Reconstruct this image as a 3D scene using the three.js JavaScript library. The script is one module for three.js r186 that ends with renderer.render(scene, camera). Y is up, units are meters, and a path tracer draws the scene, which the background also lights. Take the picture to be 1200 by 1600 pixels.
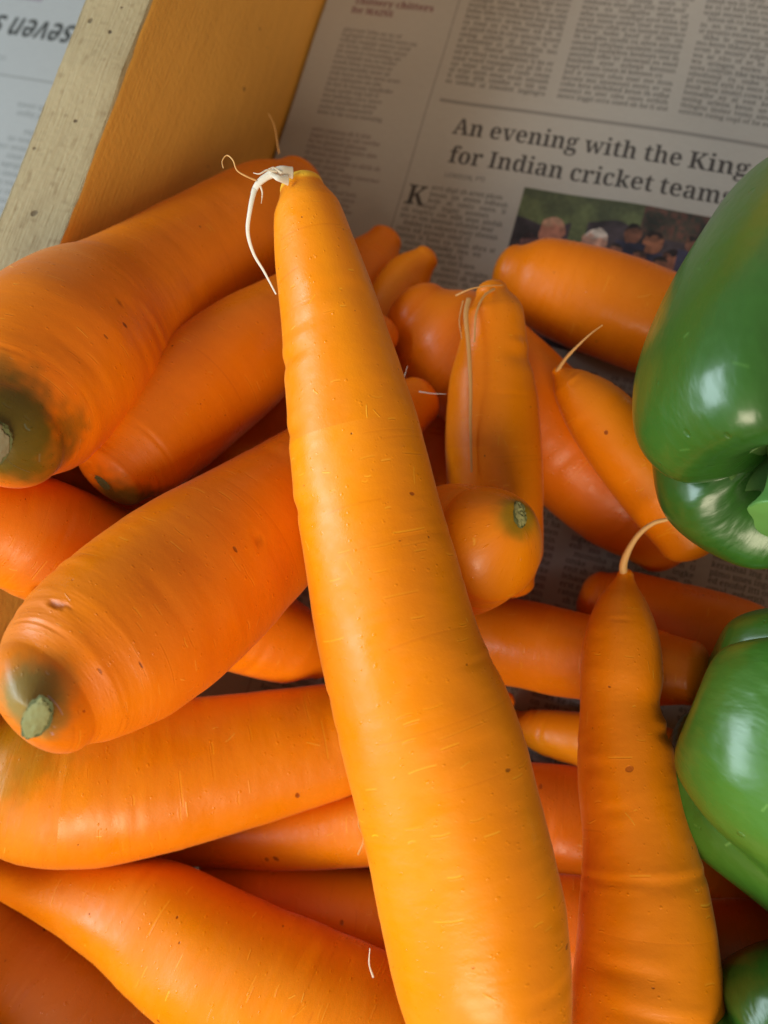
import * as THREE from 'three';
import { mergeVertices, mergeGeometries } from 'three/addons/utils/BufferGeometryUtils.js';
import { RoundedBoxGeometry } from 'three/addons/geometries/RoundedBoxGeometry.js';
import { RectAreaLightUniformsLib } from 'three/addons/lights/RectAreaLightUniformsLib.js';

// ------------------------------------------------------------------ camera, light, exposure
// The crate stands square to the axes: x runs along the newspaper's lines, z down its columns, floor of the crate at y = 0.
const scene = new THREE.Scene();
const camera = new THREE.PerspectiveCamera(2 * Math.atan(800 / 1232) * 180 / Math.PI, 0.75, 0.01, 20);
camera.position.set(0, 0.28, 0);
camera.up.set(-0.243, 0.2, -0.9492);
camera.lookAt(-0.20796, 0.28 - 0.9665, -0.15045);
camera.focus = 0.185;
camera.userData.fStop = 11.5;
const renderer = new THREE.WebGLRenderer();
renderer.toneMapping = THREE.LinearToneMapping;
renderer.toneMappingExposure = 1.36;
renderer.shadowMap.enabled = true;
RectAreaLightUniformsLib.init();
scene.background = new THREE.Color(0.22, 0.186, 0.152);      // the dim room around the crate

function glowingOpening(name, label, category, pos, target, w, h, color, power, glow) {
  const g = new THREE.Group(); g.name = name; g.userData = { label, category };
  g.position.set(...pos); g.lookAt(...target); scene.add(g);
  const pane = new THREE.Mesh(new THREE.BoxGeometry(w, h, 0.006), new THREE.MeshStandardMaterial({ color: 0x222222, emissive: new THREE.Color(...color), emissiveIntensity: glow }));
  pane.name = 'pane'; pane.position.z = -0.008; g.add(pane);
  const fm = new THREE.MeshStandardMaterial({ color: new THREE.Color(0.5, 0.48, 0.45), roughness: 0.6 });
  for (const [x, y, a, b] of [[0, h / 2 + 0.03, w + 0.12, 0.06], [0, -h / 2 - 0.03, w + 0.12, 0.06], [w / 2 + 0.03, 0, 0.06, h], [-w / 2 - 0.03, 0, 0.06, h]]) {
    const f = new THREE.Mesh(new THREE.BoxGeometry(a, b, 0.05), fm); f.name = 'frame'; f.position.set(x, y, -0.03); g.add(f);
  }
  const l = new THREE.RectAreaLight(new THREE.Color(...color), power, w, h);
  l.name = 'daylight'; l.rotation.y = Math.PI; g.add(l);
  return g;
}
glowingOpening('window', 'wide window beyond the left side of the crate, bright with cool daylight', 'window', [-0.98, 0.70, 0.22], [0, 0.08, 0], 1.0, 0.6, [0.74, 0.92, 1.0], 6.4, 1.0);
glowingOpening('doorway_pane', 'glazed upper door pane behind the viewer, giving warmer daylight', 'door pane', [0.17, 0.57, 0.57], [0.0, 0.08, 0.05], 0.44, 0.34, [1.0, 0.86, 0.64], 7.8, 1.0);

// ------------------------------------------------------------------ helpers
let seed = 7;
function rnd() { seed = (seed + 0x6d2b79f5) | 0; let t = Math.imul(seed ^ (seed >>> 15), 1 | seed); t = (t + Math.imul(t ^ (t >>> 7), 61 | t)) ^ t; return ((t ^ (t >>> 14)) >>> 0) / 4294967296; }
const R = (a, b) => a + (b - a) * rnd();
const clamp = (x, a = 0, b = 1) => Math.min(b, Math.max(a, x));
const smooth = (a, b, x) => { const t = clamp((x - a) / (b - a)); return t * t * (3 - 2 * t); };
const hash = (x, y, z) => { let h = Math.imul(x, 374761393) ^ Math.imul(y, 668265263) ^ Math.imul(z, 2147483647 - 1274126177); h = Math.imul(h ^ (h >>> 13), 1274126177); return ((h ^ (h >>> 16)) >>> 0) / 4294967296; };
function noise(x, y, z = 0) {
  const i = Math.floor(x), j = Math.floor(y), k = Math.floor(z), f = (t) => t * t * (3 - 2 * t), u = f(x - i), v = f(y - j), w = f(z - k);
  const L = (a, b, t) => a + (b - a) * t;
  return L(L(L(hash(i, j, k), hash(i + 1, j, k), u), L(hash(i, j + 1, k), hash(i + 1, j + 1, k), u), v), L(L(hash(i, j, k + 1), hash(i + 1, j, k + 1), u), L(hash(i, j + 1, k + 1), hash(i + 1, j + 1, k + 1), u), v), w) * 2 - 1;
}
const fbm = (x, y, z = 0) => noise(x, y, z) * 0.6 + noise(x * 2.1 + 7, y * 2.1, z * 2.1) * 0.28 + noise(x * 4.3, y * 4.3 + 3, z * 4.3) * 0.14;
const counts = {};
const numbered = (n) => { const k = counts[n] = (counts[n] ?? -1) + 1; return k ? n + '_' + String(k).padStart(3, '0') : n; };
const sr = (c) => Math.round(255 * (c <= 0.0031308 ? 12.92 * c : 1.055 * Math.pow(c, 1 / 2.4) - 0.055));
function mesh(name, geo, mat, parent, label) {
  const m = new THREE.Mesh(geo, mat); m.name = name; m.castShadow = m.receiveShadow = true;
  if (label) m.userData.label = label;
  parent.add(m); return m;
}
function thing(name, label, category, pos, group) {
  const g = new THREE.Group(); g.name = numbered(name); g.position.copy(pos); g.userData = { label, category };
  if (group) g.userData.group = group;
  scene.add(g); return g;
}
function canvas(w, h) { const c = document.createElement('canvas'); c.width = w; c.height = h; return c; }
function tex(c, srgb) { const t = new THREE.CanvasTexture(c); if (srgb) t.colorSpace = THREE.SRGBColorSpace; t.wrapS = t.wrapT = THREE.RepeatWrapping; t.magFilter = THREE.LinearFilter; t.needsUpdate = true; return t; }

// ------------------------------------------------------------------ wood of the crate
// w x h canvas; grain runs along the canvas's x axis. lin() gives linear colour.
function woodSet(w, h, px, lin, o = {}) {
  const c = canvas(w, h), g = c.getContext('2d'), im = g.createImageData(w, h), d = im.data;
  const b = canvas(w, h), gb = b.getContext('2d'), ib = gb.createImageData(w, h), e = ib.data;
  for (let y = 0; y < h; y++) for (let x = 0; x < w; x++) {
    const X = x * px, Y = y * px, warp = 1.6 * noise(X * 14, Y * 30, o.s || 0);
    const ring = Math.sin((Y * 420 + warp * 5 + 2 * noise(X * 5, Y * 60, 3))), fine = noise(X * 130, Y * 2600, 5), pore = noise(X * 160, Y * 5200, 9);
    const t = 0.5 + 0.07 * ring + 0.12 * fine + 0.34 * noise(X * 16, Y * 34, 11);
    const col = lin(t), dirt = o.dirt ? o.dirt(X, Y) : 0, i = (y * w + x) * 4;
    const p = pore > 0.6 ? 0.93 : 1;
    for (let k = 0; k < 3; k++) d[i + k] = sr(col[k] * p * (1 - dirt * (0.55 + 0.12 * k)));
    d[i + 3] = 255;
    e[i] = e[i + 1] = e[i + 2] = clamp(140 + 26 * fine + (pore > 0.5 ? -26 : 0) + 25 * noise(X * 900, Y * 900, 2), 0, 255); e[i + 3] = 255;
  }
  g.putImageData(im, 0, 0); gb.putImageData(ib, 0, 0);
  return [c, b, g, gb];
}

// ------------------------------------------------------------------ crate
const crate = thing('wooden_crate', 'shallow wooden crate with a weathered pale rim, lined with newspaper under the vegetables', 'crate', new THREE.Vector3(0, -0.009, 0));
{
  const px = 0.00028;
  const face = woodSet(2048, 400, px, (t) => [0.64 + 0.16 * t, 0.31 + 0.11 * t, 0.045 + 0.03 * t]);
  face[2].fillStyle = 'rgba(70,40,15,0.6)';
  for (let i = 0; i < 34; i++) { const x = R(0, 2048), y = R(0, 400), r = R(0.8, 3); face[2].beginPath(); face[2].ellipse(x, y, r, r * R(0.6, 1.2), 0, 0, 7); face[2].fill(); }
  const rim = woodSet(2048, 96, px, (t) => [0.305 + 0.07 * t, 0.228 + 0.06 * t, 0.12 + 0.04 * t], { s: 4, dirt: (X, Y) => clamp((fbm(X * 90, Y * 150, 1) - 0.16) * 1.5) * 0.45 + clamp((noise(X * 420, Y * 500, 4) - 0.5) * 1.6) * 0.5 });
  for (let i = 0; i < 30; i++) { const x = R(0, 2048), y = R(4, 92), r = R(1, 3.4); rim[2].fillStyle = `rgba(60,42,22,${R(0.4, 0.85)})`; rim[2].beginPath(); rim[2].ellipse(x, y, r * 1.3, r, R(0, 3), 0, 7); rim[2].fill(); rim[3].fillStyle = '#222'; rim[3].beginPath(); rim[3].ellipse(x, y, r * 1.1, r * 0.9, 0, 0, 7); rim[3].fill(); }
  const mFace = new THREE.MeshStandardMaterial({ map: tex(face[0], true), bumpMap: tex(face[1]), bumpScale: 0.0004, roughness: 0.55 });
  const mRim = new THREE.MeshStandardMaterial({ map: tex(rim[0], true), bumpMap: tex(rim[1]), bumpScale: 0.0005, roughness: 0.85 });
  // a board along z (turned for the ends) with a worn, slightly uneven top edge; uv in metres / texture span
  function board(len, ht, th, s) {
    const N = 220, prof = [];
    const pos = [], uv = [], idxF = [], idxR = [];
    const ring = (z) => {
      const w = (k) => 0.00032 * noise(z * 45, k * 2.1, s) + 0.00024 * noise(z * 260, k * 5.3, s + 2), y1 = ht + 0.0005 * noise(z * 60, 3, s);
      return [[th / 2, 0], [th / 2, ht * 0.5], [th / 2 + w(0) * 0.5, ht - 0.002 + w(1)], [th / 2 - 0.0004 + w(0), ht - 0.0007 + w(1)], [th / 2 - 0.0012 + w(2), y1], [0, y1 + w(3) * 0.5], [-th / 2 + 0.0014 + w(4), y1], [-th / 2 + 0.0004, ht - 0.0008 + w(5)], [-th / 2, ht - 0.0025], [-th / 2, ht * 0.5], [-th / 2, 0]];
    };
    const K = 11, su = 2048 * px, sf = 400 * px, sR = 96 * px;
    for (let i = 0; i <= N; i++) { const z = -len / 2 + len * i / N; ring(z).forEach(([x, y], k) => { pos.push(x, y, z); uv.push((z + s * 0.21) / su, k > 3 && k < 7 ? (x + th / 2) / sR : y / sf); }); }
    for (let i = 0; i < N; i++) for (let k = 0; k < K - 1; k++) { const a = i * K + k, b = a + 1, c = a + K, d = c + 1; (k >= 3 && k < 7 ? idxR : idxF).push(a, b, c, b, d, c); }
    for (const [o, fl] of [[0, 1], [N * K, 0]]) for (let k = 1; k < K - 1; k++) fl ? idxF.push(o, o + k + 1, o + k) : idxF.push(o, o + k, o + k + 1);
    const mk = (idx) => { const g = new THREE.BufferGeometry(); g.setAttribute('position', new THREE.Float32BufferAttribute(pos, 3)); g.setAttribute('uv', new THREE.Float32BufferAttribute(uv, 2)); g.setIndex(idx); g.computeVertexNormals(); return g; };
    return [mk(idxF), mk(idxR)];
  }
  const T = 0.0226, HT = 0.1076;
  // the two long sides, then the two ends butted between them
  for (const [x, z, turn, len, s] of [[-0.1478 - T / 2, -0.10, 0, 0.574, 1], [0.245 + T / 2, -0.10, Math.PI, 0.574, 2], [0.0486, 0.1635 + T / 2, Math.PI / 2, 0.3922, 3], [0.0486, -0.362 - T / 2, -Math.PI / 2, 0.3922, 4]]) {
    const [gf, gr] = board(len, HT, T, s), b = mesh('side_board', gf, mFace, crate); b.position.set(x, 0, z); b.rotation.y = turn;
    mesh('rim', gr, mRim, b);
  }
  const fb = mesh('floor_board', new RoundedBoxGeometry(0.392, 0.008, 0.525, 2, 0.001), mFace, crate); fb.position.set(0.0486, 0.004, -0.0993);
}

// ------------------------------------------------------------------ newspapers
const SYL = ['th', 'an', 'er', 'in', 'ou', 'st', 'en', 'ar', 'on', 'it', 'al', 'es', 'om', 'le', 'ing', 'ed', 'ra', 'ti', 'sh', 'wa', 'mo', 'pl', 'ay', 'he', 'ha', 'ke', 'to', 'of', 'co', 'un', 'ri'];
const word = () => { let n = rnd(), k = n < 0.3 ? 1 : n < 0.7 ? 2 : n < 0.92 ? 3 : 4, w = ''; while (k--) w += SYL[Math.floor(rnd() * SYL.length)]; return w; };
function paperBase(w, h, tone) {
  const c = canvas(w, h), g = c.getContext('2d'), im = g.createImageData(w, h), d = im.data;
  for (let y = 0; y < h; y++) for (let x = 0; x < w; x++) {
    const n = 1 + 0.025 * noise(x / 170, y / 170, 1) + 0.02 * noise(x / 3, y / 3, 2) + 0.02 * noise(x / 14, y / 5, 3), i = (y * w + x) * 4;
    for (let k = 0; k < 3; k++) d[i + k] = sr(tone[k] * n); d[i + 3] = 255;
  }
  g.putImageData(im, 0, 0); return [c, g];
}
// print one column of set type, in metres through S
function column(g, S, x0, x1, z0, z1, o = {}) {
  const pitch = o.pitch || 0.00276, size = (o.size || 0.0027) * S.k, W0 = (x1 - x0) * S.k;
  g.fillStyle = o.ink || 'rgba(26,24,24,0.95)'; g.font = `${o.weight || ''} ${size}px ${o.face || 'serif'}`;
  let left = 0;
  for (let z = z0; z <= z1; z += pitch) {
    if (o.gap && o.gap(z)) continue;
    const W = W0 - (o.inset ? o.inset(z) * S.k : 0), ws = [], want = o.ragged ? W * R(0.7, 0.98) : W; let len = 0; const indent = !o.ragged && rnd() < 0.13 ? 0.0022 * S.k : 0;
    for (;;) { const s = word(), l = g.measureText(s).width; if (len + l + ws.length * size * 0.2 > want - indent) break; ws.push([s, l]); len += l; }
    if (!ws.length) continue;
    const last = !o.ragged && rnd() < 0.08, sp = last || o.ragged ? size * 0.26 : (want - indent - len) / Math.max(1, ws.length - 1);
    let x = S.x(x0 + (o.inset ? o.inset(z) : 0)) + indent;
    for (const [s, l] of ws) { if (o.inset && x + l > S.x(x1)) break; g.fillText(s, x, S.z(z)); x += l + Math.min(sp, size * 0.9); }
  }
}
function fitText(g, S, s, x, z, width, size, font, ink) {
  g.save(); g.font = font.replace('#', size * S.k); const w = g.measureText(s).width;
  g.translate(S.x(x), S.z(z)); g.scale(width * S.k / w, 1); g.fillStyle = ink; g.fillText(s, 0, 0); g.restore();
}
function sheet(x0, x1, z0, z1, y, amp, s) {
  const nx = 80, nz = 80, pos = [], uv = [], idx = [];
  for (let side = 0; side < 2; side++) for (let j = 0; j <= nz; j++) for (let i = 0; i <= nx; i++) {
    const x = x0 + (x1 - x0) * i / nx, z = z0 + (z1 - z0) * j / nz;
    const wave = amp * (noise(x * 16 + 3, z * 13, s) + 0.5 * noise(x * 40, z * 34, s + 4) + 1);
    pos.push(x, y + wave - side * 0.00012, z); uv.push(x, z);
  }
  const n = (nx + 1) * (nz + 1);
  for (let j = 0; j < nz; j++) for (let i = 0; i < nx; i++) { const a = j * (nx + 1) + i, b = a + 1, c = a + nx + 1, d = c + 1; idx.push(a, c, b, b, c, d, n + a, n + b, n + c, n + b, n + d, n + c); }
  const edge = (a, b) => idx.push(a, b, n + a, b, n + b, n + a);
  for (let i = 0; i < nx; i++) { edge(i, i + 1); edge(nz * (nx + 1) + i + 1, nz * (nx + 1) + i); }
  for (let j = 0; j < nz; j++) { edge((j + 1) * (nx + 1), j * (nx + 1)); edge(j * (nx + 1) + nx, (j + 1) * (nx + 1) + nx); }
  const g = new THREE.BufferGeometry(); g.setAttribute('position', new THREE.Float32BufferAttribute(pos, 3)); g.setAttribute('uv', new THREE.Float32BufferAttribute(uv, 2)); g.setIndex(idx); g.computeVertexNormals(); return g;
}
{ // the sheet that lines the crate
  const N = 2048, span = 0.28, ox = -0.1465, oz = -0.292, S = { k: N / span, x: (x) => (x - ox) * N / span, z: (z) => (z - oz) * N / span };
  const [c, g] = paperBase(N, N, [0.36, 0.332, 0.30]);
  const ink = 'rgba(40,36,36,0.8)', red = 'rgba(86,22,38,0.95)';
  // narrow left column with a dark red heading
  fitText(g, S, 'chittery chitters', -0.1335, -0.2515, 0.0345, 0.0042, 'bold #px serif', red);
  fitText(g, S, 'for MAINS', -0.1340, -0.2468, 0.0185, 0.0042, 'bold #px serif', red);
  column(g, S, -0.1345, -0.0985, -0.2375, -0.205, { ragged: true, ink: 'rgba(50,42,44,0.9)', size: 0.0025, pitch: 0.0026 });
  column(g, S, -0.1345, -0.0985, -0.2037, -0.196, { ragged: true, ink: 'rgba(50,42,44,0.9)', size: 0.0025, pitch: 0.0026 });
  column(g, S, -0.1345, -0.0985, -0.1905, -0.15, { ragged: true, ink: 'rgba(66,46,50,0.9)', size: 0.0025, pitch: 0.0026 });
  column(g, S, -0.1345, -0.0985, -0.14, -0.02, { ragged: true, ink: 'rgba(50,42,44,0.9)', size: 0.0025, pitch: 0.0026 });
  g.fillStyle = 'rgba(70,66,66,0.6)'; g.fillRect(S.x(-0.0897), S.z(-0.29), 2.5, S.k * 0.28);
  for (const [a, b] of [[-0.0853, -0.0445], [-0.0398, 0.0022], [0.0068, 0.049], [0.0536, 0.0958], [0.1003, 0.133]]) column(g, S, a, b, -0.289, -0.2195, {});
  g.fillStyle = 'rgba(96,92,90,0.55)'; g.fillRect(S.x(-0.0853), S.z(-0.2129), S.k * 0.22, S.k * 0.0015);
  fitText(g, S, 'An evening with the ', -0.0767, -0.1985, 0.0915, 0.0098, 'bold #px serif', ink);
  fitText(g, S, 'King', 0.0145, -0.1985, 0.0225, 0.0098, 'bold #px serif', ink);
  fitText(g, S, 'for Indian cricket ', -0.0752, -0.1862, 0.082, 0.0098, 'bold #px serif', ink);
  fitText(g, S, 'teams', 0.0066, -0.1862, 0.027, 0.0098, 'bold #px serif', ink);
  fitText(g, S, 'LONDON, PTI', -0.0748, -0.1800, 0.0165, 0.0026, '#px sans-serif', 'rgba(60,58,58,0.85)');
  fitText(g, S, 'K', -0.0876, -0.1660, 0.0082, 0.0118, 'bold #px serif', ink);
  column(g, S, -0.0876, -0.0468, -0.1735, -0.03, { inset: (z) => (z < -0.1655 ? 0.0092 : 0) });
  for (const [a, b] of [[-0.0398, 0.0022], [0.0068, 0.049], [0.0536, 0.0958], [0.1003, 0.133]]) column(g, S, a, b, -0.111, -0.016, {});
  // the news picture: soft, out-of-register print of people in front of greenery
  { const X0 = S.x(-0.0425), Z0 = S.z(-0.1805), W = 0.098 * S.k, Hh = 0.062 * S.k;
    const im = g.createImageData(Math.round(W), Math.round(Hh)), d = im.data, w = im.width, h = im.height, px = 1000 / S.k;
    const heads = [[14.5, 16, 5.0, 6.2, [150, 96, 78], [160, 120, 96]], [31, 17.5, 4.6, 5.6, [168, 122, 104], [196, 180, 168]], [52, 14, 3.6, 4.6, [120, 74, 54], [30, 22, 22]], [60, 20, 4.0, 5.0, [128, 78, 60], [28, 22, 24]], [44, 12, 3.2, 4.2, [100, 62, 48], [26, 20, 20]], [72, 15, 3.6, 4.6, [110, 70, 54], [26, 22, 22]], [84, 18, 4, 5, [124, 80, 62], [30, 24, 24]], [39, 20, 2.6, 3.4, [112, 72, 58], [34, 28, 28]], [56, 22, 2.8, 3.4, [118, 76, 60], [30, 26, 26]], [66, 12, 2.8, 3.6, [106, 68, 54], [28, 24, 24]], [48, 21, 2.6, 3.4, [110, 70, 56], [30, 26, 28]], [7, 22, 3, 4, [96, 62, 60], [40, 30, 34]], [78, 12, 3, 3.8, [104, 66, 52], [28, 24, 24]], [91, 13, 3.2, 4, [104, 66, 52], [28, 24, 24]]];
    for (let y = 0; y < h; y++) for (let x = 0; x < w; x++) {
      const X = x * px, Y = y * px, n1 = fbm(X * 0.16, Y * 0.16, 5), n2 = noise(X * 0.8, Y * 0.8, 8);
      let col = Y < 9 + 6 * noise(X * 0.08, 2, 1) && X < 46 || (X > 21 && X < 27 && Y < 26) ? [70 + 26 * n1, 76 + 28 * n1, 50 + 14 * n1] : [44 + 30 * n1, 38 + 24 * n1, 42 + 26 * n1];
      if (X > 46 && Y < 12) col = [58 + 34 * n1 + 18 * n2, 46 + 24 * n1, 40 + 18 * n1];
      if (X > 10 && X < 22 && Y > 20) col = [88 + 20 * n1, 52 + 14 * n1, 58];
      for (const [hx, hy, rx, ry, skin, hair] of heads) {
        const q = ((X - hx) / rx) ** 2 + ((Y - hy) / ry) ** 2, wob = 0.25 * noise(X * 0.5, Y * 0.5, hx);
        if (q < 1 + wob) { const t = smooth(-0.25, -0.6, (Y - hy) / ry + 0.25 * n2); const sh = 1 + 0.22 * noise(X * 0.55, Y * 0.55, hx + 4); col = [0, 1, 2].map((k) => (skin[k] * (1 - t) + hair[k] * t) * sh); }
        else if (Y > hy + ry * 0.8 && Math.abs(X - hx) < rx * 1.7 && hx > 40) col = [40 + 22 * n1, 40 + 20 * n1, 58 + 26 * n1];
      }
      const i = (y * w + x) * 4, gr = 1 + 0.1 * n2; for (let k = 0; k < 3; k++) d[i + k] = clamp(col[k] * gr + 12, 0, 255); d[i + 3] = 255;
    }
    g.putImageData(im, Math.round(X0), Math.round(Z0)); }
  const t = tex(c, true); t.repeat.set(1 / span, -1 / span); t.offset.set(-ox / span, 1 + oz / span);
  const paper = new THREE.MeshStandardMaterial({ map: t, roughness: 0.92 });
  const p = mesh('newspaper', sheet(-0.1462, 0.243, -0.358, 0.161, 0.0004, 0.0014, 2), paper, scene);
  p.name = numbered('newspaper'); p.userData = { label: 'newspaper page lining the crate floor, with a cricket headline and a news picture', category: 'newspaper' };
}
{ // the sheet outside the crate, lying upside down
  const N = 1400, span = 0.22, ox = -0.372, oz = -0.285, S = { k: N / span, x: (x) => (x - ox) * N / span, z: (z) => (z - oz) * N / span };
  const [c, g] = paperBase(N, N, [0.29, 0.30, 0.31]);
  // turned half round: draw in a frame whose x runs left and whose z runs up the page
  g.save(); g.translate(N, N); g.rotate(Math.PI);
  const Q = { k: S.k, x: (x) => N - S.x(x), z: (z) => N - S.z(z) }, turned = (s, x, z, w, size, font, ink) => fitText(g, Q, s, x, z, w, size, font, ink);
  turned('seven', -0.2695, -0.2335, 0.0350, 0.0178, 'italic bold #px sans-serif', 'rgba(38,40,40,0.92)');
  turned('second', -0.3070, -0.2335, 0.0480, 0.0178, 'italic bold #px sans-serif', 'rgba(38,40,40,0.92)');
  turned('correspondent', -0.3000, -0.2120, 0.03, 0.0042, '#px sans-serif', 'rgba(90,92,92,0.8)');
  g.fillStyle = 'rgba(110,112,112,0.6)'; g.fillRect(0, Q.z(-0.2015), N, 0.0011 * S.k);
  const colT = (a, b, za, zb) => { const o = { pitch: 0.0044, size: 0.0037, ragged: true, ink: 'rgba(70,74,76,0.7)' }; column(g, { k: S.k, x: (x) => x, z: (z) => z }, 0, 0, 1, 0, o); const w = (b - a) * S.k; g.fillStyle = o.ink; g.font = `${o.size * S.k}px serif`;
    for (let z = zb; z > za; z -= o.pitch) { let x = Q.x(b); const end = x + w * R(0.6, 1); for (;;) { const s = word(), l = g.measureText(s).width; if (x + l > end) break; g.fillText(s, x, Q.z(z)); x += l + o.size * S.k * 0.3; } } };
  colT(-0.372, -0.3035, -0.193, -0.075); colT(-0.2985, -0.245, -0.193, -0.075); colT(-0.24, -0.18, -0.193, -0.075);
  g.restore();
  g.fillStyle = 'rgba(120,108,122,0.75)'; g.fillRect(0, 0, S.x(-0.2935), S.z(-0.2435));
  g.fillStyle = 'rgba(60,62,64,0.7)'; g.fillRect(S.x(-0.268), 0, 0.03 * S.k, S.z(-0.2475));
  const t = tex(c, true); t.repeat.set(1 / span, -1 / span); t.offset.set(-ox / span, 1 + oz / span);
  const p = mesh('newspaper', sheet(-0.42, -0.1745, -0.34, 0.06, -0.0105, 0.0006, 9), new THREE.MeshStandardMaterial({ map: t, roughness: 0.9 }), scene);
  p.name = numbered('newspaper'); p.userData = { label: 'newspaper page lying upside down outside the crate, beside its pale rim', category: 'newspaper' };
}
{ // what the crate stands on
  const g = mesh('table_top', new RoundedBoxGeometry(1.3, 0.03, 1.1, 2, 0.004), new THREE.MeshStandardMaterial({ color: new THREE.Color(0.2, 0.17, 0.14), roughness: 0.7 }), scene);
  g.position.set(0, -0.0285, 0); g.userData = { kind: 'structure' };
}

// ------------------------------------------------------------------ carrot skin
function carrotSkin(k) {
  const W = 1024, H = 2048, px = 0.0001;
  const c = canvas(W, H), g = c.getContext('2d'), im = g.createImageData(W, H), d = im.data;
  const b = canvas(W, H), gb = b.getContext('2d'), ib = gb.createImageData(W, H), e = ib.data;
  for (let y = 0; y < H; y++) for (let x = 0; x < W; x++) {
    const a = x / W * Math.PI * 2, ca = Math.cos(a) * 1.6, sa = Math.sin(a) * 1.6, v = y * px * 1000;   // mm down the root
    const patch = noise(ca * 1.1 + k * 9, sa * 1.1, v * 0.035), ring = noise(ca * 0.7 + 4, sa * 0.7 + k * 5, v * 0.55), streak = noise(ca * 9, sa * 9 + k, v * 0.04), fine = noise(x * 0.25, y * 0.33, k);
    const t = clamp(0.5 + 0.45 * patch + 0.03 * ring + 0.06 * streak + 0.05 * fine);
    const i = (y * W + x) * 4;
    d[i] = sr(0.72 + 0.10 * t); d[i + 1] = sr(0.152 + 0.056 * t); d[i + 2] = sr(0.001 + 0.002 * t); d[i + 3] = 255;
    const h = 128 + 18 * noise(ca * 3, sa * 3 + k * 3, v * 1.1) + 4 * ring + 6 * fine + 12 * noise(x * 0.08, y * 0.12, k + 5) + 9 * noise(x * 0.6, y * 0.6, k + 8);
    e[i] = e[i + 1] = e[i + 2] = clamp(h, 0, 255); e[i + 3] = 255;
  }
  g.putImageData(im, 0, 0); gb.putImageData(ib, 0, 0);
  g.lineCap = gb.lineCap = 'round';
  const dash = (ctx, x, y, l, w, col, bend) => { for (const o of [-W, 0, W]) { ctx.strokeStyle = col; ctx.lineWidth = w; ctx.beginPath(); ctx.moveTo(x + o - l / 2, y); ctx.quadraticCurveTo(x + o, y + bend, x + o + l / 2, y + bend * 0.3); ctx.stroke(); } };
  for (let i = 0; i < 240; i++) {                     // lenticels: short transverse marks, paler than the skin
    const x = R(0, W), y = R(0, H), l = rnd() < 0.86 ? R(6, 34) : R(40, 110), bend = R(-5, 5), w = R(1, 2.4);
    dash(g, x, y, l, w, `rgba(255,${Math.round(R(176, 214))},${Math.round(R(70, 130))},${R(0.06, 0.42)})`, bend);
    dash(gb, x, y, l, w + 2.5, `rgba(80,80,80,${R(0.15, 0.6)})`, bend); dash(gb, x, y + w + 2, l * 0.9, 2, `rgba(215,215,215,${R(0.2, 0.7)})`, bend);
  }
  for (let i = 0; i < 26; i++) {                     // faint darker growth rings
    const x = R(0, W), y = R(0, H), l = R(80, 360), bend = R(-12, 12); dash(g, x, y, l, R(1.5, 5), `rgba(170,70,0,${R(0.05, 0.16)})`, bend); dash(gb, x, y, l, R(3, 8), `rgba(70,70,70,${R(0.1, 0.35)})`, bend);
  }
  for (let i = 0; i < 44; i++) {                      // fine slanting scratches
    const x = R(0, W), y = R(0, H), l = R(8, 36), a = R(-1, 1) + Math.PI / 2 * (rnd() < 0.4 ? 1 : 0.3); g.strokeStyle = `rgba(255,214,130,${R(0.2, 0.6)})`; g.lineWidth = R(0.8, 1.8); g.beginPath(); g.moveTo(x, y); g.quadraticCurveTo(x + l * 0.5 * Math.cos(a) + R(-6, 6), y + l * 0.5 * Math.sin(a), x + l * Math.cos(a), y + l * Math.sin(a)); g.stroke();
    gb.strokeStyle = `rgba(240,240,240,${R(0.3, 0.8)})`; gb.lineWidth = 2; gb.beginPath(); gb.moveTo(x, y); gb.lineTo(x + l * Math.cos(a), y + l * Math.sin(a)); gb.stroke();
  }
  const beads = []; for (let i = 0; i < 1500; i++) { const x = R(0, W), y = R(0, H), r = R(0.8, 2.6); beads.push([x, y, r]); gb.fillStyle = `rgba(235,235,235,${R(0.3, 0.9)})`; gb.beginPath(); gb.ellipse(x, y, r * 1.3, r, 0, 0, 7); gb.fill(); }   // wet beads and pimples
  for (let i = 0; i < 26; i++) {                      // soil specks and rootlet scars
    const x = R(0, W), y = R(0, H), r = i < 5 ? R(3, 7) : R(1, 3); g.fillStyle = `rgba(${90 + R(0, 30) | 0},40,8,${R(0.35, 0.8)})`; g.beginPath(); g.ellipse(x, y, r * R(1, 2.2), r, R(-0.4, 0.4), 0, 7); g.fill();
    gb.fillStyle = 'rgba(20,20,20,0.8)'; gb.beginPath(); gb.ellipse(x, y, r * 1.4, r, 0, 0, 7); gb.fill();
  }
  const q = canvas(W / 2, H / 2), gq = q.getContext('2d'), iq = gq.createImageData(W / 2, H / 2), f = iq.data;   // moist and dry patches
  for (let y = 0; y < H / 2; y++) for (let x = 0; x < W / 2; x++) { const a = x / W * 4 * Math.PI, ca = Math.cos(a) * 1.6, sa = Math.sin(a) * 1.6, v = y * px * 2000, r = 0.42 + 0.16 * noise(ca * 1.5 + k, sa * 1.5, v * 0.12 + 9) + 0.09 * noise(ca * 5, sa * 5 + k, v * 0.8), i = (y * (W / 2) + x) * 4; f[i] = f[i + 1] = f[i + 2] = clamp(r, 0.2, 0.7) * 255; f[i + 3] = 255; }
  gq.putImageData(iq, 0, 0);
  for (const [x, y, r] of beads) { gq.fillStyle = 'rgba(46,46,46,0.9)'; gq.beginPath(); gq.ellipse(x / 2, y / 2, r * 0.75, r * 0.6, 0, 0, 7); gq.fill(); }
  return [tex(c, true), tex(b), tex(q)];
}
const skins = [0, 1, 2].map(carrotSkin);
const skinMats = {};
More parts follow.
